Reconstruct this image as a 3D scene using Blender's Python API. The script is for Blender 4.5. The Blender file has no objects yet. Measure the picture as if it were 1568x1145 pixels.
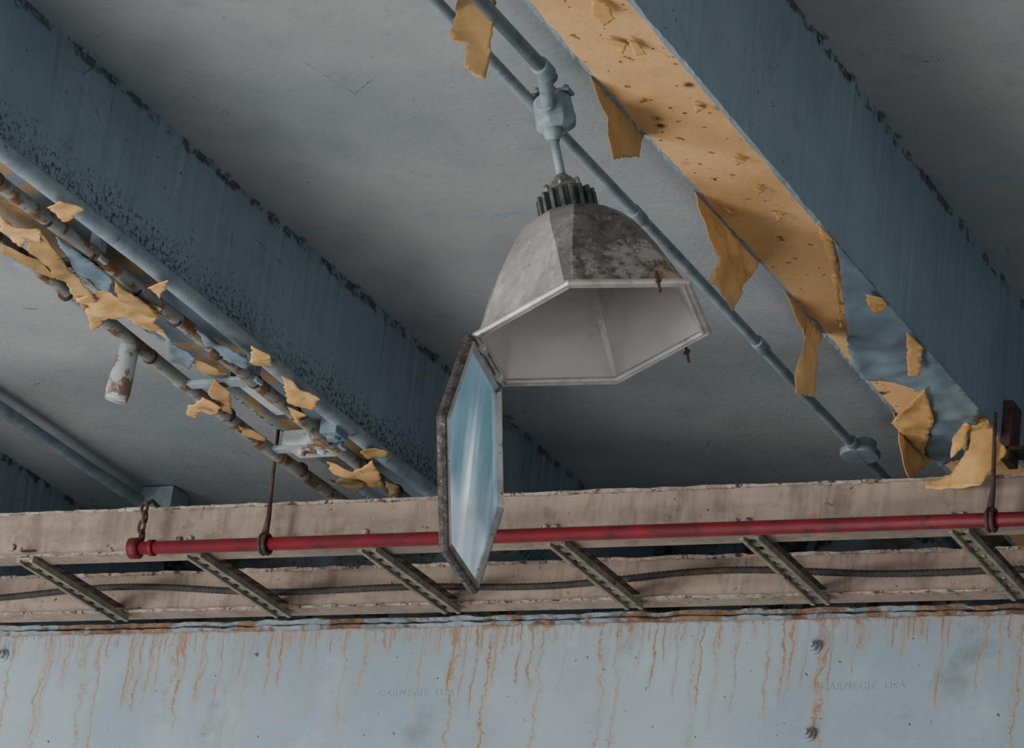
import bpy, bmesh, math, random
from mathutils import Vector, Matrix, noise as mnoise
from mathutils.geometry import delaunay_2d_cdt
random.seed(7)
# ------------------------------------------------------------------ camera frame; image pixel coordinates cast onto building planes
F=5513.0; CX,CY=784.0,572.0; EYE=Vector((0,0,1.6))
yv=Vector((2716,2428,F)).normalized()          # beam direction (building +Y) in camera axes
xv=-(Vector((-11760,638,F)).normalized()); xv=(xv-yv*xv.dot(yv)).normalized()
zv=xv.cross(yv)
def c2wd(v): v=Vector(v); return Vector((xv.dot(v),yv.dot(v),zv.dot(v)))
def c2w(v): return c2wd(v)+EYE
def ray(px,py): return c2wd((px-CX,py-CY,F))
def at_z(px,py,z): d=ray(px,py); return EYE+d*((z-EYE.z)/d.z)
def at_x(px,py,x): d=ray(px,py); return EYE+d*((x-EYE.x)/d.x)
def at_y(px,py,y): d=ray(px,py); return EYE+d*((y-EYE.y)/d.y)
ZC=EYE.z+3.62
# ------------------------------------------------------------------ node helpers
class M:
    def __init__(s,name,rough=0.7,metal=0.0,spec=0.3):
        s.m=bpy.data.materials.new(name); s.m.use_nodes=True; s.nt=s.m.node_tree
        s.b=s.nt.nodes['Principled BSDF']; s.out=s.nt.nodes['Material Output']
        s.b.inputs['Roughness'].default_value=rough; s.b.inputs['Metallic'].default_value=metal
        s.b.inputs['Specular IOR Level'].default_value=spec
        s.co=s.nt.nodes.new('ShaderNodeTexCoord').outputs['Object']
        sp=s.n('ShaderNodeSeparateXYZ',{0:s.co}); s.x,s.y,s.z=sp.outputs
    def n(s,t,ins={},**pr):
        nd=s.nt.nodes.new(t)
        for k,v in pr.items(): setattr(nd,k,v)
        for k,v in ins.items():
            if isinstance(v,bpy.types.NodeSocket): s.nt.links.new(v,nd.inputs[k])
            else: nd.inputs[k].default_value=v
        return nd
    def ma(s,op,a,b=0.0,clamp=False):
        return s.n('ShaderNodeMath',{0:a,1:b},operation=op,use_clamp=clamp).outputs[0]
    def mr(s,v,a,b,c=0.0,d=1.0):
        return s.n('ShaderNodeMapRange',{0:v,1:a,2:b,3:c,4:d},interpolation_type='SMOOTHSTEP').outputs[0]
    def mix(s,f,a,b):
        c=lambda q: q if isinstance(q,bpy.types.NodeSocket) else (q[0],q[1],q[2],1)
        return s.n('ShaderNodeMix',{0:f,6:c(a),7:c(b)},data_type='RGBA').outputs[2]
    def noise(s,scale,detail=4,rough=.6,vec=None,dist=0.0):
        return s.n('ShaderNodeTexNoise',{'Vector':vec if vec else s.co,'Scale':scale,'Detail':detail,'Roughness':rough,'Distortion':dist}).outputs[0]
    def vec(s,sx,sy,sz):
        return s.n('ShaderNodeVectorMath',{0:s.co,1:(sx,sy,sz)},operation='MULTIPLY').outputs[0]
    def col(s,c):
        if isinstance(c,bpy.types.NodeSocket): s.nt.links.new(c,s.b.inputs['Base Color'])
        else: s.b.inputs['Base Color'].default_value=(*c,1)
    def bump(s,h,st=.3,dist=.01):
        s.nt.links.new(s.n('ShaderNodeBump',{'Height':h,'Strength':st,'Distance':dist}).outputs[0],s.b.inputs['Normal'])
def blue_paint(name,c1,c2,mould=None,speck=.66,junction=False,dirt=(.035,.04,.045),rough=.6,stain=None):
    m=M(name,rough)
    c=m.mix(m.mr(m.noise(1.3,5),.35,.65),c1,c2)
    c=m.mix(m.ma('MULTIPLY',m.mr(m.noise(.8,3,vec=m.vec(1,.3,1)),.5,.75),.4),c,(c1[0]*1.2,c1[1]*1.12,c1[2]*1.02))
    c=m.mix(m.ma('MULTIPLY',m.mr(m.noise(9,8,.7),.5,.8),.45),c,(c1[0]*.5,c1[1]*.5,c1[2]*.5))
    sp=m.ma('MULTIPLY',m.mr(m.noise(70,3,.6),speck,speck+.04),m.mr(m.noise(3,3),.46,.60))
    c=m.mix(sp,c,dirt)
    cr=m.n('ShaderNodeTexVoronoi',{'Vector':m.vec(1,.7,1),'Scale':4.0},feature='DISTANCE_TO_EDGE').outputs['Distance']
    crm=m.ma('MULTIPLY',m.mr(m.ma('ADD',cr,m.ma('MULTIPLY',m.noise(30,3),.02)),.0135,.0105),m.mr(m.noise(2.3,2),.56,.62))
    c=m.mix(m.ma('MULTIPLY',crm,.6),c,dirt)
    if stain:   # faint old joint line across the slab
        dl=m.ma('ABSOLUTE',m.ma('SUBTRACT',m.ma('ADD',m.y,m.ma('MULTIPLY',m.noise(5,3),.04)),stain+.02))
        c=m.mix(m.ma('MULTIPLY',m.mr(dl,.016,.004),m.mr(m.noise(6,5,.7),.4,.6)),c,(.22,.32,.39))
    if mould:
        z0,hh,amt=mould
        band=m.mr(m.z,z0,z0+hh,1,0)
        mo=m.mr(m.ma('ADD',m.ma('MULTIPLY',band,.20),m.noise(75,6,.75)),amt,amt+.05)
        mo=m.ma('MULTIPLY',mo,m.mr(m.noise(2.2,3),.38,.53))
        c=m.mix(m.ma('MULTIPLY',mo,.9),c,dirt)
        mo=m.ma('MULTIPLY',m.mr(m.noise(40,6,.8),.50,.58),m.mr(m.noise(1.6,2),.62,.69))
        c=m.mix(m.ma('MULTIPLY',mo,.8),c,dirt)
    if junction:
        z1=junction
        wob=m.ma('MULTIPLY',m.noise(14,7,.75),.05)
        line=m.mr(m.ma('ADD',m.z,wob),z1+.026,z1+.036)
        c=m.mix(m.ma('MULTIPLY',line,m.mr(m.noise(22,4),.46,.56)),c,(.075,.09,.10))
    m.col(c)
    m.bump(m.ma('ADD',m.noise(45,4,.7),m.ma('MULTIPLY',m.noise(6,4),1.5)),.35,.006)
    return m.m
def simple(name,c1,c2,scale=8,rough=.6,metal=0,bump=.3,dark=None,dscale=25,dth=.6):
    m=M(name,rough,metal); c=m.mix(m.mr(m.noise(scale,6,.65),.35,.65),c1,c2)
    if dark: c=m.mix(m.mr(m.noise(dscale,6,.7),dth,dth+.08),c,dark)
    m.col(c); m.bump(m.noise(scale*5,5,.7),bump,.004); return m.m
# ------------------------------------------------------------------ mesh helper
class B:
    def __init__(s,name,mats): s.name=name; s.mats=mats; s.bm=bmesh.new()
    def v(s,p): return s.bm.verts.new(p)
    def f(s,vs,mi=0,sm=False):
        try: f=s.bm.faces.new(vs); f.material_index=mi; f.smooth=sm; return f
        except ValueError: return None
    def box(s,c,sz,mi=0,ax=None):
        c=Vector(c); ax=ax or (Vector((1,0,0)),Vector((0,1,0)),Vector((0,0,1)))
        vs=[s.v(c+ax[0]*(i*sz[0]/2)+ax[1]*(j*sz[1]/2)+ax[2]*(k*sz[2]/2)) for i in(-1,1) for j in(-1,1) for k in(-1,1)]
        for q in((0,1,3,2),(4,6,7,5),(0,4,5,1),(2,3,7,6),(0,2,6,4),(1,5,7,3)): s.f([vs[i] for i in q],mi)
    def tube(s,pts,r,seg=14,mi=0,cap=True,sm=True):
        pts=[Vector(p) for p in pts]; n=len(pts); rr=r if isinstance(r,(list,tuple)) else [r]*n
        t0=(pts[1]-pts[0]).normalized(); up=Vector((0,0,1)) if abs(t0.z)<.9 else Vector((1,0,0))
        a=t0.cross(up).normalized(); rings=[]
        for i in range(n):
            t=(pts[min(i+1,n-1)]-pts[max(i-1,0)]).normalized()
            a=(a-t*a.dot(t)).normalized(); b=t.cross(a)
            rings.append([s.v(pts[i]+(a*math.cos(2*math.pi*k/seg)+b*math.sin(2*math.pi*k/seg))*rr[i]) for k in range(seg)])
        for i in range(n-1):
            for k in range(seg): s.f([rings[i][k],rings[i][(k+1)%seg],rings[i+1][(k+1)%seg],rings[i+1][k]],mi,sm)
        if cap: s.f(rings[0][::-1],mi); s.f(rings[-1],mi)
    def sweep(s,c,ex,ey,en,prof,mi=0,n=6,closed=True,off=0,sm=False):
        rings=[]
        for k in range(n):
            t=2*math.pi*k/n+off; d=ex*math.cos(t)+ey*math.sin(t)
            rings.append([s.v(c+d*r+en*h) for r,h in prof])
        m=len(prof)
        for k in range(n):
            A=rings[k]; Bq=rings[(k+1)%n]
            for i in range(m if closed else m-1): s.f([A[i],A[(i+1)%m],Bq[(i+1)%m],Bq[i]],mi,sm)
    def hexbell(s,c,ex,ey,en,prof,mats=None):
        """six-sided bell whose corner chamfers widen towards the crown; prof rows (r,h,delta_deg)"""
        cols=[]
        for k in range(6):
            for sg in(-1,1):
                col=[]
                for r,h,de in prof:
                    t=math.radians(60*k+sg*de); rr=r*math.cos(math.radians(30))/math.cos(math.radians(30-de))
                    col.append(s.v(c+(ex*math.cos(t)+ey*math.sin(t))*rr+en*h))
                cols.append(col)
        for j in range(12):
            A=cols[j]; Bq=cols[(j+1)%12]; mi=0 if mats is None else mats[j]
            for i in range(len(prof)-1): s.f([A[i],A[i+1],Bq[i+1],Bq[i]],mi)
    def done(s,parent=None,bevel=0,seg=2,solid=0,wn=False,back=0):
        bmesh.ops.recalc_face_normals(s.bm,faces=s.bm.faces[:]) if not solid else None
        me=bpy.data.meshes.new(s.name); s.bm.to_mesh(me); s.bm.free()
        for m in s.mats: me.materials.append(m)
        o=bpy.data.objects.new(s.name,me); bpy.context.scene.collection.objects.link(o)
        if solid:
            k=o.modifiers.new('thickness','SOLIDIFY'); k.thickness=solid; k.offset=0; k.material_offset=back
        if bevel:
            k=o.modifiers.new('bevel','BEVEL'); k.width=bevel; k.segments=seg; k.limit_method='ANGLE'; k.angle_limit=.5
        if parent:
            o.parent=parent; o.matrix_parent_inverse=Matrix.Translation(-parent.location)
        return o
def empty(name,loc):
    e=bpy.data.objects.new(name,None); e.location=loc; e.empty_display_size=.1
    bpy.context.scene.collection.objects.link(e); return e
def inside(p,poly):
    c=False; n=len(poly)
    for i in range(n):
        a=poly[i]; b=poly[(i+1)%n]
        if (a[1]>p[1])!=(b[1]>p[1]) and p[0]<(b[0]-a[0])*(p[1]-a[1])/(b[1]-a[1])+a[0]: c=not c
    return c
def sheet(b,outline,curl=3.0,mi=0,jit=.003,step=.011,nz=.006,toward=None,base=0):
    """ragged torn paint sheet; outline[0]-outline[1] is the still-attached edge; curls toward given direction"""
    P=[Vector(p) for p in outline]; h0,h1=P[0],P[1]
    nn=Vector((0,0,0))
    for i in range(len(P)): nn+=(P[i]-P[0]).cross(P[(i+1)%len(P)]-P[0])
    nn.normalize(); u=(h1-h0).normalized(); v=nn.cross(u).normalized()
    cen=sum(P,Vector())/len(P)
    if (cen-h0).dot(v)<0: v=-v
    nn=u.cross(v)
    if toward is not None and nn.dot(Vector(toward))<0: nn=-nn
    p2=[((p-h0).dot(u),(p-h0).dot(v)) for p in P]; o2=[]
    for i in range(len(p2)):
        a=p2[i]; c=p2[(i+1)%len(p2)]; L=math.hypot(c[0]-a[0],c[1]-a[1]); k=max(1,int(L/step))
        for j in range(k):
            t=j/k; jj=0 if (i==0 or j==0) else jit
            o2.append((a[0]+(c[0]-a[0])*t+random.uniform(-jj,jj),a[1]+(c[1]-a[1])*t+random.uniform(-jj,jj)))
    vs=[Vector(q) for q in o2]; n=len(vs); ed=[(i,(i+1)%n) for i in range(n)]
    x0,x1=min(q[0] for q in o2),max(q[0] for q in o2); y0,y1=min(q[1] for q in o2),max(q[1] for q in o2)
    x=x0+step*.5
    while x<x1:
        y=y0+step*.5
        while y<y1:
            q=(x+random.uniform(-.2,.2)*step,y+random.uniform(-.2,.2)*step)
            if inside(q,o2) and min((Vector(q)-w).length for w in vs[:n])>step*.45: vs.append(Vector(q))
            y+=step
        x+=step
    r=delaunay_2d_cdt(vs,ed,[],1,1e-5)
    bv=[]; sd=random.uniform(0,50)
    for q in r[0]:
        d=max(q.y,0); k=curl if abs(curl)>.01 else .01
        w=nz*min(1,base+d/.03)*(mnoise.noise(Vector((q.x*16+sd,q.y*16,sd)))*1.5+mnoise.noise(Vector((q.x*60,q.y*60,sd)))*.15)
        if q.y<=0: pos=h0+u*q.x+v*q.y
        else: pos=h0+u*q.x+v*(math.sin(k*d)/k)+nn*((1-math.cos(k*d))/k)
        bv.append(b.v(pos+nn*w))
    for f in r[2]: b.f([bv[i] for i in f],mi,True)
# ------------------------------------------------------------------ materials
BL1=(.225,.292,.325); BL2=(.165,.222,.26)
m_ceil=blue_paint('ceiling_paint',(.335,.345,.35),(.25,.28,.295),speck=.69,stain=at_z(870,320,ZC).y)
m_wall=simple('back_wall_paint',(.12,.16,.19),(.06,.05,.04),4,.8,dark=(.02,.02,.02),dscale=10,dth=.52)
m_floor=simple('floor_concrete',(.36,.34,.32),(.28,.27,.26),2,.8)
def ochre(name,c1,c2,blue=0):
    m=M(name,.7); c=m.mix(m.mr(m.noise(3.5,6,.65),.35,.65),c1,c2)
    c=m.mix(m.mr(m.noise(26,3,.5),.66,.68),c,(.30,.13,.04))
    c=m.mix(m.mr(m.noise(48,3,.5),.69,.71),c,(.12,.05,.025))
    v=m.n('ShaderNodeTexVoronoi',{'Vector':m.co,'Scale':7.0,'Randomness':1.0}).outputs['Distance']
    v=m.ma('ADD',v,m.ma('MULTIPLY',m.noise(30,3),.12))
    c=m.mix(m.ma('MULTIPLY',m.mr(v,.20,.14),.7),c,(.36,.19,.07))
    c=m.mix(m.mr(v,.135,.115),c,(.09,.045,.025))
    c=m.mix(m.ma('MULTIPLY',m.mr(m.noise(2.0,5,.7),.5,.7),.5),c,(c2[0]*.6,c2[1]*.55,c2[2]*.5))
    if blue: c=m.mix(m.mr(m.noise(5,5,.6),blue,blue+.03),c,(.13,.17,.20))
    m.col(c); m.bump(m.noise(35,6,.7),.4,.006); return m.m
m_och=ochre('bare_ochre_coat',(.64,.40,.19),(.55,.33,.145))
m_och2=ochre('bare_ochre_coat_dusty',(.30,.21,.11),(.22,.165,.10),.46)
m_flap=simple('peeled_paint_back',(.64,.385,.155),(.46,.26,.09),7,.55,bump=.4,dark=(.30,.15,.05),dscale=18,dth=.60)
m_flap.node_tree.nodes['Principled BSDF'].inputs['Specular IOR Level'].default_value=.4
m_flapd=simple('peeled_paint_back_dark',(.38,.24,.10),(.28,.18,.07),7,.6,bump=.4,dark=(.16,.10,.05),dscale=18,dth=.62)
m_bluef=simple('peeled_paint_face',(.17,.23,.265),(.125,.175,.21),9,.5,dark=(.06,.07,.08),dscale=20,dth=.66)
m_pipe=simple('painted_conduit',(.265,.315,.335),(.175,.22,.25),14,.4,bump=.2,dark=(.05,.045,.04),dscale=30,dth=.62)
m_pipeg=simple('dirty_conduit',(.25,.26,.24),(.18,.18,.165),14,.45,bump=.3,dark=(.13,.07,.03),dscale=12,dth=.50)
m_dark=simple('dark_rusty_iron',(.09,.045,.035),(.035,.025,.022),30,.7)
m_red=simple('red_pipe_paint',(.15,.010,.015),(.095,.009,.013),10,.5,bump=.2,dark=(.05,.012,.012),dscale=22,dth=.56)
def tan(name):
    m=M(name,.7); c=m.mix(m.mr(m.noise(2.5,6,.6,m.vec(1,1,4)),.35,.65),(.31,.24,.185),(.215,.17,.135))
    c=m.mix(m.ma('MULTIPLY',m.mr(m.noise(22,5,.7,m.vec(1,1,.12)),.5,.72),.5),c,(.37,.32,.275))
    c=m.mix(m.ma('MULTIPLY',m.mr(m.noise(16,5,.7,m.vec(1,1,.2)),.48,.68),.65),c,(.13,.105,.088))
    c=m.mix(m.ma('MULTIPLY',m.mr(m.noise(11,6,.7),.52,.66),.55),c,(.15,.105,.072))
    c=m.mix(m.mr(m.noise(40,5,.7),.64,.68),c,(.075,.04,.025))
    m.col(c); m.bump(m.noise(60,5,.7),.4,.004); return m.m
m_tan=tan('tan_channel_paint')
m_crust=simple('flaking_tan_edge',(.40,.35,.30),(.25,.19,.145),40,.8,bump=.8,dark=(.08,.045,.03),dscale=50,dth=.53)
m_rust=simple('rust_scale',(.22,.14,.09),(.12,.08,.055),25,.85,bump=.8,dark=(.22,.265,.285),dscale=8,dth=.46)
m_bar=simple('lattice_bar_steel',(.26,.23,.18),(.155,.135,.11),18,.6,dark=(.05,.04,.03),dscale=30,dth=.60)
m_cable=simple('black_flex_conduit',(.026,.025,.023),(.048,.042,.037),30,.75)
# ------------------------------------------------------------------ room shell
b=B('ceiling',[m_ceil]); b.box((-4,2.95,ZC+.1),(18,14.6,.2)); b.done()
b=B('floor',[m_floor]); b.box((-4,2.95,-.05),(18,14.6,.1)); b.done()
b=B('wall_back',[m_wall]); b.box((-4,10.15,ZC/2),(18,.2,ZC)); b.done()
# ------------------------------------------------------------------ beams
def beam(xr,width,zb,mat,under,name='ceiling_beam'):
    b=B(name,[mat,under,m_crust]); y0,y1=-4.0,10.04; n=int((y1-y0)/.02); rows=[]
    for i in range(n+1):
        y=y0+(y1-y0)*i/n; w=lambda k,a: a*(mnoise.noise(Vector((y*9,k,0)))+.6*mnoise.noise(Vector((y*35,k,5))))
        rows.append([b.v((xr+w(1,.004),y,ZC)),b.v((xr+w(2,.003),y,zb+.06+w(2,.003))),b.v((xr+w(3,.004),y,zb+w(4,.005))),
                     b.v((xr-.012+w(5,.007),y,zb)),b.v((xr-width+.01+w(7,.01),y,zb)),b.v((xr-width+w(6,.006),y,zb+w(8,.006))),b.v((xr-width,y,ZC))])
    for i in range(n):
        for j in range(6):
            b.f([rows[i][j],rows[i][j+1],rows[i+1][j+1],rows[i+1][j]],1 if j in(3,) else 0)
    b.f(rows[0]); b.f(rows[-1][::-1])
    return b.done()
XR=at_z(1215,0,ZC).x; ZBR=at_x(1280,368,XR).z; WR=XR-at_z(800,0,ZBR).x
XL=at_z(40,0,ZC).x;   ZBL=at_x(130,318,XL).z;  WL=XL-at_z(0,335,ZBL).x
XF=at_z(0,690,ZC).x
mb1=blue_paint('beam_paint_east',BL1,BL2,junction=ZC-.03)
mb2=blue_paint('beam_paint_mould',BL1,BL2,mould=(ZBL,.24,.695),junction=ZC-.03)
bmR=beam(XR,WR,ZBR,mb1,m_och); bmL=beam(XL,WL,ZBL,mb2,m_och2); beam(XF,WL,ZBL,mb1,m_bluef)
beam(XR+1.78,WL,ZBR,mb1,m_och)
# small curling chips along slab/beam joints
for bx,par in((XR,bmR),(XL,bmL)):
    b=B('lifted_paint_chips',[m_bluef,m_dark])
    y=5.2
    while y<9.6:
        y+=random.uniform(.05,.34); s_=random.uniform(.006,.018); z=ZC-random.uniform(0,.02)
        sheet(b,[Vector((bx+.004,y,z)),Vector((bx+.004,y+s_*2,z)),Vector((bx+.006,y+s_*1.6,z-s_)),Vector((bx+.006,y+s_*.3,z-s_*1.3))],random.uniform(20,50),nz=.002,jit=.002,step=.006,toward=(1,0,0))
        if random.random()<.6:
            z=ZC-.001; sheet(b,[Vector((bx,y,z)),Vector((bx,y+s_*2.5,z)),Vector((bx+s_*1.2,y+s_*2,z)),Vector((bx+s_,y,z))],random.uniform(15,30),nz=.002,jit=.002,step=.006,toward=(0,0,-1))
    b.done(solid=.0015,parent=par)
# ------------------------------------------------------------------ peeling paint on right beam
XLE=XR-WR
b=B('peeling_paint',[m_flap,m_bluef,m_flapd])
ex=lambda pts: [at_x(x,y,XLE) for x,y in pts]
def snap(pts,k=2):
    q=ex(pts)
    for i in range(k): q[i].z=ZBR+.002
    return q
XP=(1,0,0)
sheet(b,snap([(903,118),(985,212),(978,240),(955,240),(932,245),(930,205),(934,180),(915,150)]),1.0,toward=XP,nz=.006,mi=2)
sheet(b,snap([(1062,298),(1160,412),(1150,425),(1128,440),(1117,476),(1095,455),(1080,432),(1085,395),(1073,340)]),1.2,toward=XP,nz=.014)
sheet(b,snap([(1196,455),(1243,512),(1240,530),(1218,490)]),1,toward=XP)
sheet(b,snap([(1236,512),(1256,532),(1251,560),(1244,606),(1210,600),(1218,560),(1227,530)]),.4,toward=XP,nz=.008)
sheet(b,snap([(1366,640),(1425,706),(1412,716),(1386,738),(1378,690)]),1.0,toward=XP,nz=.008)
ye=at_z(1490,640,ZBR).y
def ey(pts,y=None): return [at_y(x,yy,y or ye) for x,yy in pts]
sheet(b,ey([(1482,638),(1512,640),(1542,692),(1505,748),(1422,752),(1420,741),(1455,728),(1485,690)]),1.0,toward=(0,-1,0),nz=.012)
sheet(b,ey([(1482,640),(1460,668),(1455,700),(1478,680)],ye-.01),1.5,toward=(0,-1,0),nz=.012,mi=0)
zu=ZBR-.007
ez=lambda pts,z=zu: [at_z(x,y,z) for x,y in pts]
DN=(0,0,-1)
# blue paint still clinging to the soffit
sheet(b,ez([(1276,366),(1500,625),(1484,690),(1462,700),(1440,712),(1415,682),(1424,640),(1415,600),(1385,590),(1320,572),(1300,538),(1293,470),(1286,410)],ZBR-.016),.35,mi=1,nz=.007,toward=DN)
sheet(b,ez([(1416,594),(1430,640),(1414,695),(1376,650),(1364,640),(1388,620),(1404,606)],zu-.022),3,nz=.006,toward=DN)
sheet(b,ez([(1325,450),(1352,456),(1357,470),(1340,475),(1328,464)],zu-.022),3,nz=.004,toward=DN)
sheet(b,ez([(1388,508),(1414,532),(1408,569),(1390,564)],zu-.024),3,nz=.004,toward=DN)
sheet(b,ez([(1480,692),(1462,675),(1478,640),(1487,640)],zu-.024),3,nz=.004,toward=DN)
sheet(b,ez([(1250,340),(1276,366),(1284,430),(1290,500),(1278,440),(1268,390)],zu-.005),1,nz=.004,toward=DN)
for pts in ([(905,0),(930,5),(942,22),(925,28),(908,14)],[(925,58),(960,66),(955,76),(935,68)],[(960,60),(978,66),(990,80),(972,78)],
            [(1062,158),(1078,165),(1066,170)],[(1122,238),(1142,246),(1128,251)],[(1185,325),(1200,330),(1192,336)],[(1110,318),(1122,324),(1114,330)],[(1155,285),(1170,292),(1160,296)]):
    sheet(b,ez(pts,zu-.002),12,nz=.006,jit=.002,step=.006,toward=DN)
b.done(solid=.0018,back=0,parent=bmR)
# tear hanging from the conduit at the top of the bay
ZP=EYE.z+3.50
pb=at_z(850,125,ZP-.02)
b=B('peeling_paint_strip',[m_flapd,m_bluef]); yt=at_x(742,0,pb.x-.03).y
sheet(b,[at_y(x,y,yt) for x,y in [(704,-70),(764,-70),(758,40),(750,128),(730,122),(716,108),(719,74),(694,64),(700,20)]],.5,nz=.006,toward=(0,-1,0))
b.done(solid=.0022,parent=bmR)
# ------------------------------------------------------------------ conduits in the middle bay
def yline(b,px,py,z,r,y0,y1,mi=0,sag=.004,seg=14):
    p=at_z(px,py,z); n=30
    b.tube([(p.x+sag*math.sin(i*.9+px),y0+(y1-y0)*i/n,z+sag*math.sin(i*1.3)) for i in range(n+1)],r,seg,mi)
    return p.x
b=B('ceiling_conduit',[m_pipe,m_dark])
xa=yline(b,980,333,ZP,.014,-3.9,9.9)
for px,py in((976,329),(1165,528)):
    p=at_z(px,py,ZP); b.tube([(xa,p.y-.03,ZP),(xa,p.y+.03,ZP)],.018)
# round junction box
p=at_z(1322,690,ZP); b.tube([(xa,p.y,ZP-.018),(xa,p.y,ZP-.012),(xa,p.y,ZP-.0),(xa,p.y,ZP+.004)],[.054,.058,.058,.045],28)
b.tube([(xa,p.y,ZP+.0),(xa,p.y,ZP+.03)],[.046,.044],24); b.tube([(xa,p.y-.09,ZP),(xa,p.y+.09,ZP)],.019,14)
b.done(bevel=.002)
b=B('ceiling_conduit',[m_pipe])
b.tube([(pb.x,-3.9,ZP-.02),(pb.x,pb.y-.02,ZP-.02)],.016,16)
b.done()
b=B('ceiling_conduit',[m_pipe,m_pipeg])
xf=yline(b,0,622,ZC-.05,.020,-3.9,9.9); p=at_z(250,768,ZC-.04)
b.box((p.x,p.y,ZC-.04),(.12,.10,.07)); b.done()
# ------------------------------------------------------------------ pendant lamp
S=8.0/F
def alu(name,c1,c2,pale,grime,gth):
    m=M(name,.36,.6,.5)
    c=m.mix(m.mr(m.noise(4,7,.7),.38,.62),c1,c2)
    c=m.mix(m.ma('MULTIPLY',m.mr(m.noise(9,7,.75,m.vec(1,1,.5),.4),.5,.60),.8),c,pale)
    c=m.mix(m.ma('MULTIPLY',m.mr(m.noise(32,6,.78),gth,gth+.08),.75),c,grime)
    m.col(c); m.nt.links.new(m.mr(m.noise(12,6,.7),.35,.65,.28,.55),m.b.inputs['Roughness'])
    m.bump(m.ma('ADD',m.noise(70,6,.7),m.ma('MULTIPLY',m.noise(7,3,.5),3)),.3,.004); return m.m
m_alu=alu('dark_aluminium',(.24,.205,.18),(.125,.105,.09),(.46,.44,.41),(.08,.062,.05),.52)
m_alul=alu('pale_aluminium',(.62,.57,.53),(.48,.43,.40),(.76,.73,.70),(.24,.195,.165),.59)
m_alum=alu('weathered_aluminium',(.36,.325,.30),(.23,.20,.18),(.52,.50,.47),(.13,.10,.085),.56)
m_enam=simple('white_enamel',(.50,.45,.435),(.40,.355,.34),2.5,.28,bump=.03,dark=(.33,.275,.25),dscale=6,dth=.60)
m_rim=simple('rim_metal',(.58,.54,.51),(.40,.36,.33),16,.4,.35,dark=(.16,.11,.08),dscale=26,dth=.6)
m_gask=simple('old_gasket',(.15,.13,.12),(.06,.052,.05),60,.9,bump=1.0,dark=(.33,.31,.29),dscale=80,dth=.58)
m_cap=simple('dark_finned_casting',(.15,.15,.15),(.07,.07,.07),25,.5,.4,dark=(.2,.16,.12),dscale=30,dth=.62)
A=Vector((-179,3.5,-65.1)); Bq=Vector((-56.6,86,160.3))
R=A.length*S; e1=c2wd(A.normalized()).normalized(); e2=c2wd(Bq.normalized()); e2=(e2-e1*e2.dot(e1)).normalized()
dn=e1.cross(e2); up=-dn
if up.z<0: up=-up
C0=c2w(Vector((908-CX,509-CY,F))*S)
lamp=empty('pendant_lamp',C0)
prof=[(1,0,2),(.95,.10,2.5),(.875,.27,3.5),(.79,.46,5),(.70,.64,7.5),(.60,.81,10.5),(.50,.93,13),(.38,1.01,15),(.20,1.06,15)]
mats=[]
for k in range(6): mats+= [2 if k in(0,5) else 0, 1 if k==5 else (2 if k==0 else 0)]  # one facet pale, its corners and neighbour mid-toned, the rest dark
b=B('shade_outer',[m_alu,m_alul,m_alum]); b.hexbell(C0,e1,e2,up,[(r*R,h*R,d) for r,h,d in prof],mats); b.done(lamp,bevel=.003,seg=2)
inn=[(.965,.004,1),(.92,.10,1.2),(.85,.26,1.5),(.765,.45,2),(.675,.62,3),(.575,.78,5),(.46,.89,8),(.34,.955,12),(.12,1.0,15),(.001,1.0,15)]
b=B('shade_reflector',[m_enam]); b.hexbell(C0,e1,e2,up,[(r*R,h*R,d) for r,h,d in inn]); b.done(lamp)
b=B('shade_rim',[m_rim]); 
b.sweep(C0,e1,e2,up,[(.94*R,0),(.94*R,-.015*R),(.96*R,-.035*R),(.985*R,-.02*R),(1.0*R,-.035*R),(1.025*R,-.03*R),(1.035*R,-.005*R),(1.02*R,.02*R),(.985*R,.025*R),(.95*R,.012*R)])
b.done(lamp,bevel=.003)
b=B('finned_cap',[m_cap,m_alum])
b.sweep(C0,e1,e2,up,[(.0,1.30*R),(.17*R,1.29*R),(.20*R,1.24*R),(.20*R,1.08*R),(.25*R,1.07*R),(.0,1.03*R)],n=32,closed=False)
for k in range(18):
    t=2*math.pi*k/18; d=e1*math.cos(t)+e2*math.sin(t); tg=up.cross(d)
    b.box(C0+d*.22*R+up*1.15*R,(.06*R,.034*R,.20*R),0,(d,tg,up))
b.done(lamp,bevel=.0015)
b=B('swivel_joint',[m_alum,m_dark])
b.tube([C0+up*h*R for h in(1.26,1.30,1.34,1.35,1.39,1.41,1.45)],[r*R for r in(.15,.16,.14,.095,.10,.085,.05)],20)
for k in range(6):
    t=2*math.pi*k/6; d=e1*math.cos(t)+e2*math.sin(t); b.tube([C0+up*1.3*R+d*.15*R,C0+up*1.36*R+d*.15*R],.02*R,6,0)
b.done(lamp)
b=B('stem',[m_pipe]); b.tube([C0+up*h*R for h in(1.42,1.84)],.038*R,16)
b.tube([C0+up*h*R for h in(1.78,1.80,1.82,1.86,1.93)],[.048*R,.05*R,.07*R,.08*R,.07*R],16); b.done(lamp)
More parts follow.
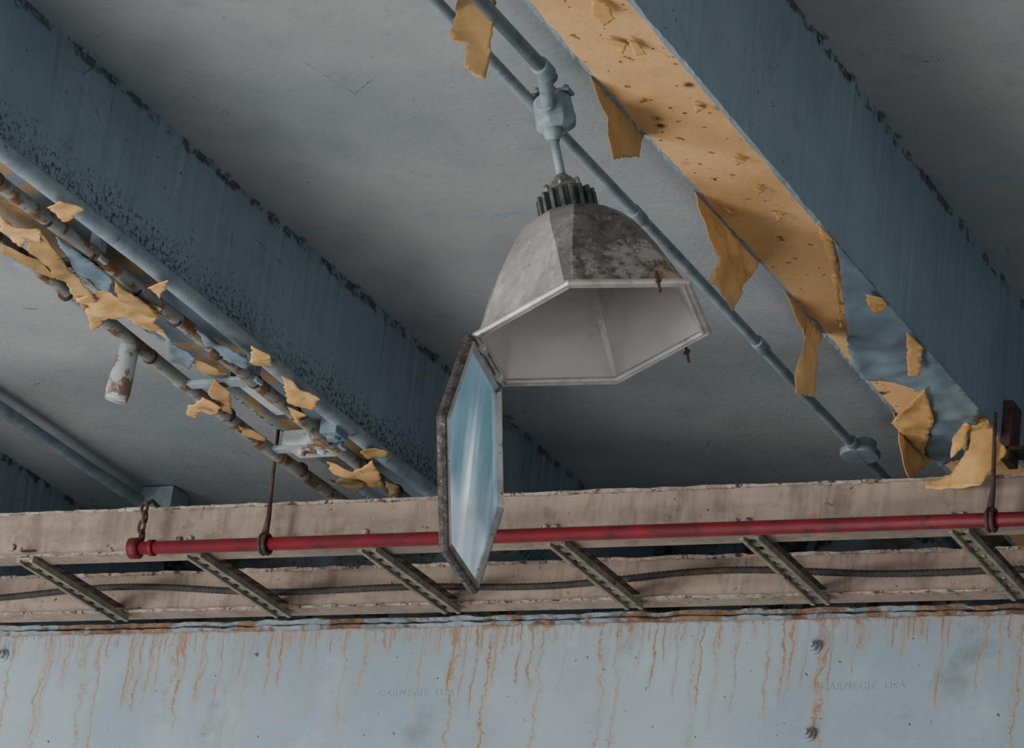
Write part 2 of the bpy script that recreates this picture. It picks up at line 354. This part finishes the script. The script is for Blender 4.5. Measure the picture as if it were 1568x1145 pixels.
# hub box
hc=C0+up*2.06*R+e1*(-.05*R); X,Y,Z=Vector((1,0,0)),Vector((0,1,0)),Vector((0,0,1))
b=B('hub_box',[m_pipe])
b.tube([hc+up*h*R for h in(-.18,-.14,-.11,.10,.13,.15)],[r*R for r in(.10,.165,.18,.17,.15,.08)],8,0,True,False)
side=up.cross(Y).normalized()
b.tube([hc-Y*.10*R,hc-Y*.20*R],.09*R,14)
for sgn in(-1,1):
    q=hc+up*.18*R+X*sgn*.14*R; b.box(q,(.12*R,.13*R,.035*R)); b.tube([q-Z*.012,q+Z*.018],.03*R,6)
b.box(hc+up*.18*R,(.10*R,.10*R,.10*R))
b.tube([pb-Y*.06,hc-Y*.03],.018,12); b.tube([pb-Y*.09,pb-Y*.04],.022,12)
b.done(lamp,bevel=.004)
b=B('rim_latches',[m_dark])
for t,r in((math.radians(-105),.93),(math.radians(160),1.0)):
    q=C0+(e1*math.cos(t)+e2*math.sin(t))*R*r
    b.tube([q+up*.02,q-up*.03],.0035,8); b.box(q-up*.004,(.010,.016,.006),0,(e1,e2,up))
b.done(lamp)
# door
va=C0+e1*R; vb=C0+(e1*.5+e2*.8660254)*R; hd=(vb-va).normalized(); w=(c2wd((-17.2,156.3,-60.3))); w=(w-hd*w.dot(hd)).normalized()
Rd=R*1.04; nd=hd.cross(w).normalized()
if nd.dot(EYE-C0)<0: nd=-nd
Cd=(va+vb)/2+w*(.866*Rd+.004)-e1*-.014
b=B('glass_door_frame',[m_gask,m_rim])
b.sweep(Cd,hd,w,nd,[(Rd*.965,-.011),(Rd*1.0,-.011),(Rd*1.01,0),(Rd*1.0,.008),(Rd*.985,.012),(Rd*.965,.008)],0)
b.sweep(Cd,hd,w,nd,[(Rd*.91,-.008),(Rd*.965,-.008),(Rd*.965,.007),(Rd*.955,.014),(Rd*.94,.006),(Rd*.928,.014),(Rd*.91,.005)],1)
b.done(lamp,bevel=.0015)
m=M('dusty_sky_glass',.2,0,.5)
# dirt runs plus sky reflection painted into the colour, down the hanging pane
um=m.n('ShaderNodeVectorMath',{0:m.co,1:tuple(hd*1.0)},operation='DOT_PRODUCT').outputs['Value']
wm=m.n('ShaderNodeVectorMath',{0:m.co,1:tuple(w*1.0)},operation='DOT_PRODUCT').outputs['Value']
cv=m.n('ShaderNodeCombineXYZ',{0:um,1:m.ma('MULTIPLY',wm,.05),2:0.0}).outputs[0]
st=m.noise(26,6,.8,cv)
uc=hd.dot(Cd); wc=w.dot(Cd)
core=m.mr(m.ma('ABSOLUTE',m.ma('SUBTRACT',um,uc-.01)),.13,.0)
mid=m.mr(m.ma('ABSOLUTE',m.ma('SUBTRACT',wm,wc+.03)),.22,.02,.15,1)
sky_dust=m.ma('MULTIPLY',m.ma('ADD',m.ma('MULTIPLY',m.mr(st,.44,.58),.75),m.ma('MULTIPLY',core,.35),True),m.ma('MULTIPLY',mid,m.mr(core,0,.6,.35,1)))
low=m.mr(wm,wc+.05,wc+.13)
sky_dust=m.ma('MAXIMUM',sky_dust,m.ma('MULTIPLY',low,m.mr(st,.35,.65,.35,.75)))
c=m.mix(sky_dust,(.15,.29,.37),(.92,.97,1.0)); m.col(c)
tr=m.n('ShaderNodeBsdfTransparent',{0:(.85,.93,.97,1)}).outputs[0]
tl=m.n('ShaderNodeBsdfTranslucent',{0:c}).outputs[0]
dd=m.n('ShaderNodeAddShader',{0:m.b.outputs[0],1:m.n('ShaderNodeMixShader',{0:.5,1:tl,2:m.n('ShaderNodeBsdfTransparent',{0:(0,0,0,1)}).outputs[0]}).outputs[0]}).outputs[0]
gl=m.n('ShaderNodeBsdfGlossy',{0:(.9,.95,1,1),1:.12}).outputs[0]
alp=m.ma('SUBTRACT',m.ma('ADD',.62,m.ma('MULTIPLY',sky_dust,.34)),m.ma('MULTIPLY',low,.32))
base=m.n('ShaderNodeMixShader',{0:alp,1:tr,2:dd}).outputs[0]
fin=m.n('ShaderNodeMixShader',{0:.10,1:base,2:gl}).outputs[0]; m.nt.links.new(fin,m.out.inputs[0])
b=B('glass_pane',[m.m]); b.sweep(Cd,hd,w,nd,[(0,-.002),(Rd*.93,-.002),(Rd*.93,.002),(0,.002)],closed=False); b.done(lamp)
b=B('door_hinge',[m_rim]); hm=(va+vb)/2
for k in(-.3,.3): b.tube([hm+hd*(k-.06)*R-up*.01,hm+hd*(k+.06)*R-up*.01],.012,10)
b.done(lamp)
# ------------------------------------------------------------------ fluorescent track under left beam
ZT=ZBL-.07
trk=empty('fluorescent_light_track',at_z(300,500,ZT))
b=B('conduit_rail',[m_pipe]); x1=yline(b,130,330,ZT+.02,.022,-3.9,8.9,0,.005)
b.done(trk)
b=B('lamp_rail',[m_pipeg,m_dark,m_pipe]); x2=yline(b,180,420,ZT,.018,-3.9,8.9,0,.004); x3=yline(b,130,470,ZT,.018,-3.9,8.8,0,.006)
y=5.2
while y<8.8:
    for xx in(x2,x3): b.tube([(xx,y,ZT),(xx,y+.012,ZT)],.0205,12,1)
    b.tube([(x2,y+.2,ZT),(x2,y+.21,ZT)],.0205,12,1)
    y+=.42
for px in(430,300,60):
    p=at_z(px,px*.765+355,ZT); b.box(((x2+x3)/2,p.y,ZT-.006),(abs(x3-x2)+.05,.035,.012),2); b.box((x2,p.y,(ZT+ZBL)/2),(.03,.03,ZBL-ZT),2)
b.done(trk,bevel=.001)
m_white=simple('chipped_white_enamel',(.42,.44,.43),(.33,.36,.36),9,.5,dark=(.16,.11,.07),dscale=16,dth=.52)
b=B('lamp_holder',[m_white,m_bluef])
p=at_z(478,688,ZT-.01)
b.box(p,(.13,.10,.006),0); 
for s2 in(-1,1): b.box(p+Vector((s2*.065,0,.02)),(.004,.10,.04)); b.box(p+Vector((0,s2*.05,.02)),(.13,.004,.04))
for s2 in(-1,1): b.tube([p+Vector((s2*.03,0,-.002)),p+Vector((s2*.03,0,-.016))],[.014,.010],12)
p=at_z(400,605,ZT-.005); b.box(p,(.05,.26,.008),0); b.box(p+Vector((.025,0,.012)),(.003,.26,.024)); b.box(p-Vector((.025,0,-.012)),(.003,.26,.024))
p=at_z(512,655,ZT); b.box(p,(.05,.07,.05),1); b.tube([p+Vector((0,0,-.02)),p+Vector((0,0,-.035))],.018,8,1)
b.done(trk,bevel=.002)
b=B('broken_lamp_tube',[m_white]); p0=at_x(202,516,x3); p1=p0+c2wd((-22,96,-25))*(p0-EYE).length/F
dv=(p1-p0)
b.tube([p0,p0+dv*.1,p0+dv*.15,p0+dv*.85,p0+dv*.9,p1],[.012,.020,.026,.032,.031,.028],14); b.done(trk)
# peeling scraps on the left soffit
b=B('peeling_paint_scraps',[m_flap,m_bluef,m_flapd])
zl=ZT-.02
el=lambda pts,z=zl:[at_z(x,y,z) for x,y in pts]
U,D=1,-1
L=[([(72,318),(92,306),(130,320),(104,340)],0,2,U),
   ([(116,452),(160,448),(208,470),(246,476),(234,500),(262,544),(225,516),(192,484),(164,496),(140,510),(132,480)],0,.3,U),
   ([(0,330),(22,345),(60,352),(64,372),(40,368),(30,385),(0,362)],0,2,U),
   ([(62,352),(105,410),(150,458),(128,474),(98,436),(70,408),(44,390),(40,374)],2,1,U),
   ([(175,430),(230,470),(248,492),(215,480),(180,462)],2,1,U),
   ([(226,440),(258,430),(246,452)],0,3,D),([(292,548),(330,560),(352,572),(300,570)],2,2,U),
   ([(384,530),(412,545),(416,568),(384,566)],0,2,U),([(432,572),(460,595),(490,610),(480,626),(440,622)],0,2,U),
   ([(328,578),(352,600),(355,640),(335,625),(318,600)],2,2,U),
   ([(338,622),(310,608),(288,624),(282,650),(297,652),(306,632),(330,636)],0,1,U),
   ([(365,648),(410,668),(398,686),(376,676)],2,2,U),([(552,690),(592,688),(592,708),(566,708)],2,2,U),
   ([(500,708),(540,722),(570,705),(588,742),(572,758),(540,752),(515,735)],0,2,U),
   ([(520,730),(560,740),(550,762),(500,760)],2,2,U),([(0,372),(60,398),(90,430),(60,420),(0,390)],2,1,U),
   ([(86,362),(140,400),(172,430),(166,456),(122,430)],1,1,U),
   ([(300,500),(330,524),(380,548),(378,566),(350,550),(318,530)],1,1,U),
   ([(250,506),(266,526),(300,548),(290,566),(262,556)],1,1,U),([(440,625),(470,632),(455,645)],0,3,D),([(590,735),(612,742),(600,758)],2,3,D)]
for pts,mi,cu,ud in L: sheet(b,el(pts,zl-random.uniform(0,.01)),cu*1.4,mi=mi,nz=.010,jit=.0035,step=.009,toward=(0,0,ud),base=.6)
b.done(solid=.0016,back=0,parent=trk)
# ------------------------------------------------------------------ lattice brace (tan channels)
YF,YB,ZTN=8.10,8.60,EYE.z+2.943
ZTOP=EYE.z+3.07
lat=empty('lattice_brace',(-4.5,8.35,ZTN))
def ragged_bar(b,y,z,d,h,mi,amp=.005,x0=-9.5,x1=1.5,step=.02):
    n=int((x1-x0)/step); rows=[]
    for i in range(n+1):
        x=x0+(x1-x0)*i/n; q=lambda k: amp*(mnoise.noise(Vector((x*14,k*3.1,y)))+.7*mnoise.noise(Vector((x*50,k*7.7,y))))
        rows.append([b.v((x,y-d/2+q(1),z-h/2+q(2))),b.v((x,y+d/2,z-h/2+q(3))),b.v((x,y+d/2,z+h/2+q(4))),b.v((x,y-d/2+q(5),z+h/2+q(6)))])
    for i in range(n):
        for j in range(4): b.f([rows[i][j],rows[i][(j+1)%4],rows[i+1][(j+1)%4],rows[i+1][j]],mi)
def channel(y,zt,zb,name):
    b=B(name,[m_tan,m_crust])
    b.box((-4,y,(zt+zb)/2),(11,.008,zt-zb),0)
    b.box((-4,y+.035,zb+.004),(11,.07,.008),0); b.box((-4,y+.035,zt-.004),(11,.07,.008),0)
    ragged_bar(b,y-.004,zt,.016,.008,1,.004); ragged_bar(b,y-.004,zb+.001,.014,.005,1,.003)
    return b
b=channel(YF,ZTOP,ZTN,'front_channel')
for px,py in((835,808),(851,808),(1126,799),(1146,798),(1456,790),(1474,789),(275,826),(292,825),(560,815),(20,838)):
    p=at_y(px,py,YF-.004); b.tube([p,p+Vector((0,-.006,0)),p+Vector((0,-.012,0))],[.011,.010,.006],8,1)
b.done(lat)
b=channel(YB,ZTN+.115,ZTN,'rear_channel'); b.done(lat)
b=B('lattice_bars',[m_bar,m_dark])
for px,py in((-215,872),(40,856),(300,850),(568,842),(858,834),(1155,826),(1475,816)):
    x=at_z(px,py,ZTN-.012).x
    for s2 in(-.021,.021): b.box((x+s2,(YF+YB)/2,ZTN-.014),(.012,YB-YF+.04,.018))
    k=YF-.01
    while k<YB+.02:
        b.box((x,k,ZTN-.012),(.040,.026,.006)); k+=.058
    b.box((x,(YF+YB)/2,ZTN+.014),(.046,YB-YF+.04,.003),1)
b.done(lat,bevel=.001)
b=B('flexible_cable',[m_cable]); pts=[];rr=[]
n=1400
for i in range(n+1):
    x=-9+10*i/n; pts.append((x,YB-.025,ZTN+.050+.012*math.sin(x*3.1)+.008*math.sin(x*6.7+1)));rr.append(.0105 if i%2 else .0085)
b.tube(pts,rr,8); b.done(lat)
# ------------------------------------------------------------------ red pipe and hangers
YP=8.03
p0=at_y(208,839,YP); zr=p0.z
b=B('red_sprinkler_pipe',[m_red,m_dark])
b.tube([(p0.x,YP,zr),(1.5,YP,zr)],.0185,18)
b.tube([(p0.x-.02,YP,zr),(p0.x-.015,YP,zr),(p0.x+.01,YP,zr),(p0.x+.015,YP,zr)],[.02,.030,.030,.022],18)
b.tube([(p0.x+.045,YP,zr),(p0.x+.06,YP,zr)],.023,16)
def ring(b,x,r=.026):
    n=16; b.tube([(x,YP+r*math.cos(2*math.pi*i/n),zr+r*math.sin(2*math.pi*i/n)) for i in range(n+1)],.006,8,1,False)
for px in(403,1512):
    x=at_y(px,835,YP).x; ring(b,x); ring(b,x+.012)
    zt=ZBL if px==403 else ZBR
    b.tube([(x,YP,zr+.025),(x+.004,YP,zr+.08),(x-.002,YP,zr+.2),(x,YP-.01,zt+.004)],[.011,.007,.005,.005],8,1)
x=p0.x+.01
for i in range(4):
    q=Vector((x+.003*(-1)**i,YP,zr+.035+.028*i)); n=12
    b.tube([q+Vector((.009*math.cos(2*math.pi*k/n)*(i%2),.009*math.cos(2*math.pi*k/n)*(1-i%2),.018*math.sin(2*math.pi*k/n))) for k in range(n+1)],.0045,6,1,False)
b.tube([(x,YP,zr+.13),(x,YP+.03,zr+.15),(x,YP+.08,zr+.14)],.006,8,1)
b.done()
b=B('rusty_beam_bracket',[m_dark]); p=at_x(1545,690,XR+.01)
b.box((XR+.012,p.y,ZBR+.02),(.025,.08,.16)); b.box((XR+.02,p.y,ZBR-.03),(.08,.08,.012)); b.done(bevel=.003)
# ------------------------------------------------------------------ girder
YG=8.75; ZG=at_y(784,956,YG).z
m=M('girder_paint',.5,0,.35)
c=m.mix(m.mr(m.noise(1.2,5),.35,.65),(.275,.34,.375),(.21,.27,.31))
c=m.mix(m.ma('MULTIPLY',m.mr(m.noise(5,6,.6),.5,.7),.35),c,(.33,.39,.42))
c=m.mix(m.mr(m.noise(55,4,.6),.69,.71),c,(.08,.05,.04))
c=m.mix(m.ma('MULTIPLY',m.mr(m.noise(3.1,5,.6),.57,.7),.6),c,(.11,.125,.12))
dz=m.ma('SUBTRACT',ZG,m.z)
for sc,wid,ln,am,dv_,ms in((6,.020,.95,.9,.16,1.1),(13,.034,.55,.85,.11,1.7),(29,.065,.28,.8,.07,2.6),(62,.13,.10,.7,.03,1.5)):
    wob=m.ma('MULTIPLY',m.ma('SUBTRACT',m.noise(8,6,.68,m.vec(1,1,1)),.5),dv_)
    W=m.ma('MULTIPLY',m.ma('ADD',m.x,wob),sc)
    vo=m.n('ShaderNodeTexVoronoi',{'W':W,'Scale':1.0,'Randomness':1.0},voronoi_dimensions='1D')
    rnd=m.n('ShaderNodeSeparateColor',{0:vo.outputs['Color']}).outputs
    ww=m.ma('MULTIPLY',m.mr(rnd[1],0,1,.6,1.7),wid)
    line=m.mr(m.ma('DIVIDE',vo.outputs['Distance'],ww),1,.3)
    lm=m.mr(m.ma('DIVIDE',dz,m.ma('MULTIPLY',m.ma('POWER',rnd[0],1.3),ln)),.75,1.05,1,0)
    br=m.mr(m.noise(16,3,.6),.36,.54,.25,1)
    clus=m.mr(m.noise(ms,2,.5,m.vec(1,0,0)),.40,.54,.08,1)
    fac=m.ma('MULTIPLY',m.ma('MULTIPLY',m.ma('MULTIPLY',line,lm),m.ma('MULTIPLY',br,clus)),am)
    halo=m.ma('MULTIPLY',m.ma('MULTIPLY',m.ma('MULTIPLY',m.mr(vo.outputs['Distance'],wid*8,0),lm),clus),.38)
    c=m.mix(halo,c,(.27,.215,.15))
    c=m.mix(fac,c,(.235,.115,.045))
edge=m.mr(m.ma('ADD',dz,m.ma('MULTIPLY',m.noise(26,5,.7),.05)),.034,.024)
c=m.mix(m.ma('MULTIPLY',edge,.8),c,(.19,.115,.065))
m.col(c); m.bump(m.ma('ADD',m.noise(4,3),m.ma('MULTIPLY',m.noise(50,4,.7),.4)),.35,.01); m_gird=m.m
gir=empty('steel_girder',(-4.5,YG,ZG-.3))
b=B('girder_web',[m_gird,m_rust,m_crust]); b.box((-4,YG+.01,ZG-.35),(11,.02,.70))
b.box((-4,YG+.12,ZG-.70),(11,.18,.02)); b.box((-4,YG+.12,ZG-.008),(11,.18,.015))
ragged_bar(b,YG+.002,ZG+.004,.02,.010,1,.005); ragged_bar(b,YG+.012,ZG+.022,.03,.012,1,.006); ragged_bar(b,YG+.05,ZG+.036,.03,.012,2,.006)
b.done(gir)
b=B('support_columns',[m_gird])
for xx in(-9.2,1.2):
    b.box((xx,YG+.16,(ZG-.7)/2),(.02,.26,ZG-.7)); 
    for s2 in(-.13,.13): b.box((xx,YG+.16+s2,(ZG-.7)/2),(.24,.02,ZG-.7))
b.done(gir)
b=B('girder_bolts',[m_gird,m_rust])
for px,py in((1247,990),(1238,1124),(4,1003),(392,1003)):
    k=1 if px!=392 else .35
    p=at_y(px,py,YG); q=Vector((0,-1,0))
    b.tube([p,p+q*.006*k],.021*k,20); b.tube([p+q*.006*k,p+q*.022*k],.015*k,6,0,True,False); b.tube([p+q*.02*k,p+q*.034*k],.008*k,10)
b.done(gir,bevel=.001)
m_let=simple('raised_letter_paint',(.27,.335,.37),(.22,.28,.315),8,.5)
for px,py in((578,1066),(1255,1056)):
    cu=bpy.data.curves.new('rolled_lettering','FONT'); cu.body='CARNEGIE  USA'; cu.size=.030; cu.extrude=.0009; cu.space_character=1.15
    o=bpy.data.objects.new('rolled_lettering',cu); bpy.context.scene.collection.objects.link(o)
    p=at_y(px,py,YG-.0003); o.location=p; o.rotation_euler=(math.pi/2,0,0); cu.materials.append(m_let)
    bpy.context.view_layer.update(); dg=bpy.context.evaluated_depsgraph_get()
    me=bpy.data.meshes.new_from_object(o.evaluated_get(dg)); me.transform(o.matrix_world)
    bpy.data.objects.remove(o); o2=bpy.data.objects.new('rolled_lettering',me); bpy.context.scene.collection.objects.link(o2)
    o2.parent=gir; o2.matrix_parent_inverse=Matrix.Translation(-gir.location)
# ------------------------------------------------------------------ light
w_=bpy.data.worlds.new('World'); bpy.context.scene.world=w_; w_.use_nodes=True
bg=w_.node_tree.nodes['Background']; bg.inputs[0].default_value=(.90,.95,1,1); bg.inputs[1].default_value=.92
def area(name,loc,tgt,sx,sy,pw,col):
    l=bpy.data.lights.new(name,'AREA'); l.shape='RECTANGLE'; l.size=sx; l.size_y=sy; l.energy=pw; l.color=col
    o=bpy.data.objects.new(name,l); o.location=loc; o.rotation_euler=(Vector(tgt)-Vector(loc)).to_track_quat('-Z','Y').to_euler()
    bpy.context.scene.collection.objects.link(o)
area('window_daylight',(-10.5,-1,1.6),(-4,8,4.8),3,2,640,(1,.97,.92))
area('window_daylight',(-2,-3.2,1.2),(-4,8,4.8),4,2,130,(.98,.98,1))
area('bounce_fill',(-6.2,5.2,.15),(-5.4,5.8,5),4.5,4.5,350,(1,.98,.96))  # added upward area light standing in for floor bounce, lifts the ceiling
# ------------------------------------------------------------------ camera
cd=bpy.data.cameras.new('camera'); co=bpy.data.objects.new('camera',cd); bpy.context.scene.collection.objects.link(co)
r=c2wd((1,0,0)); u=c2wd((0,-1,0)); bk=c2wd((0,0,-1))
mt=Matrix((r,u,bk)).transposed().to_4x4(); mt.translation=EYE; co.matrix_world=mt
cd.sensor_width=36; cd.lens=36*F/1568; cd.clip_end=100
bpy.context.scene.camera=co
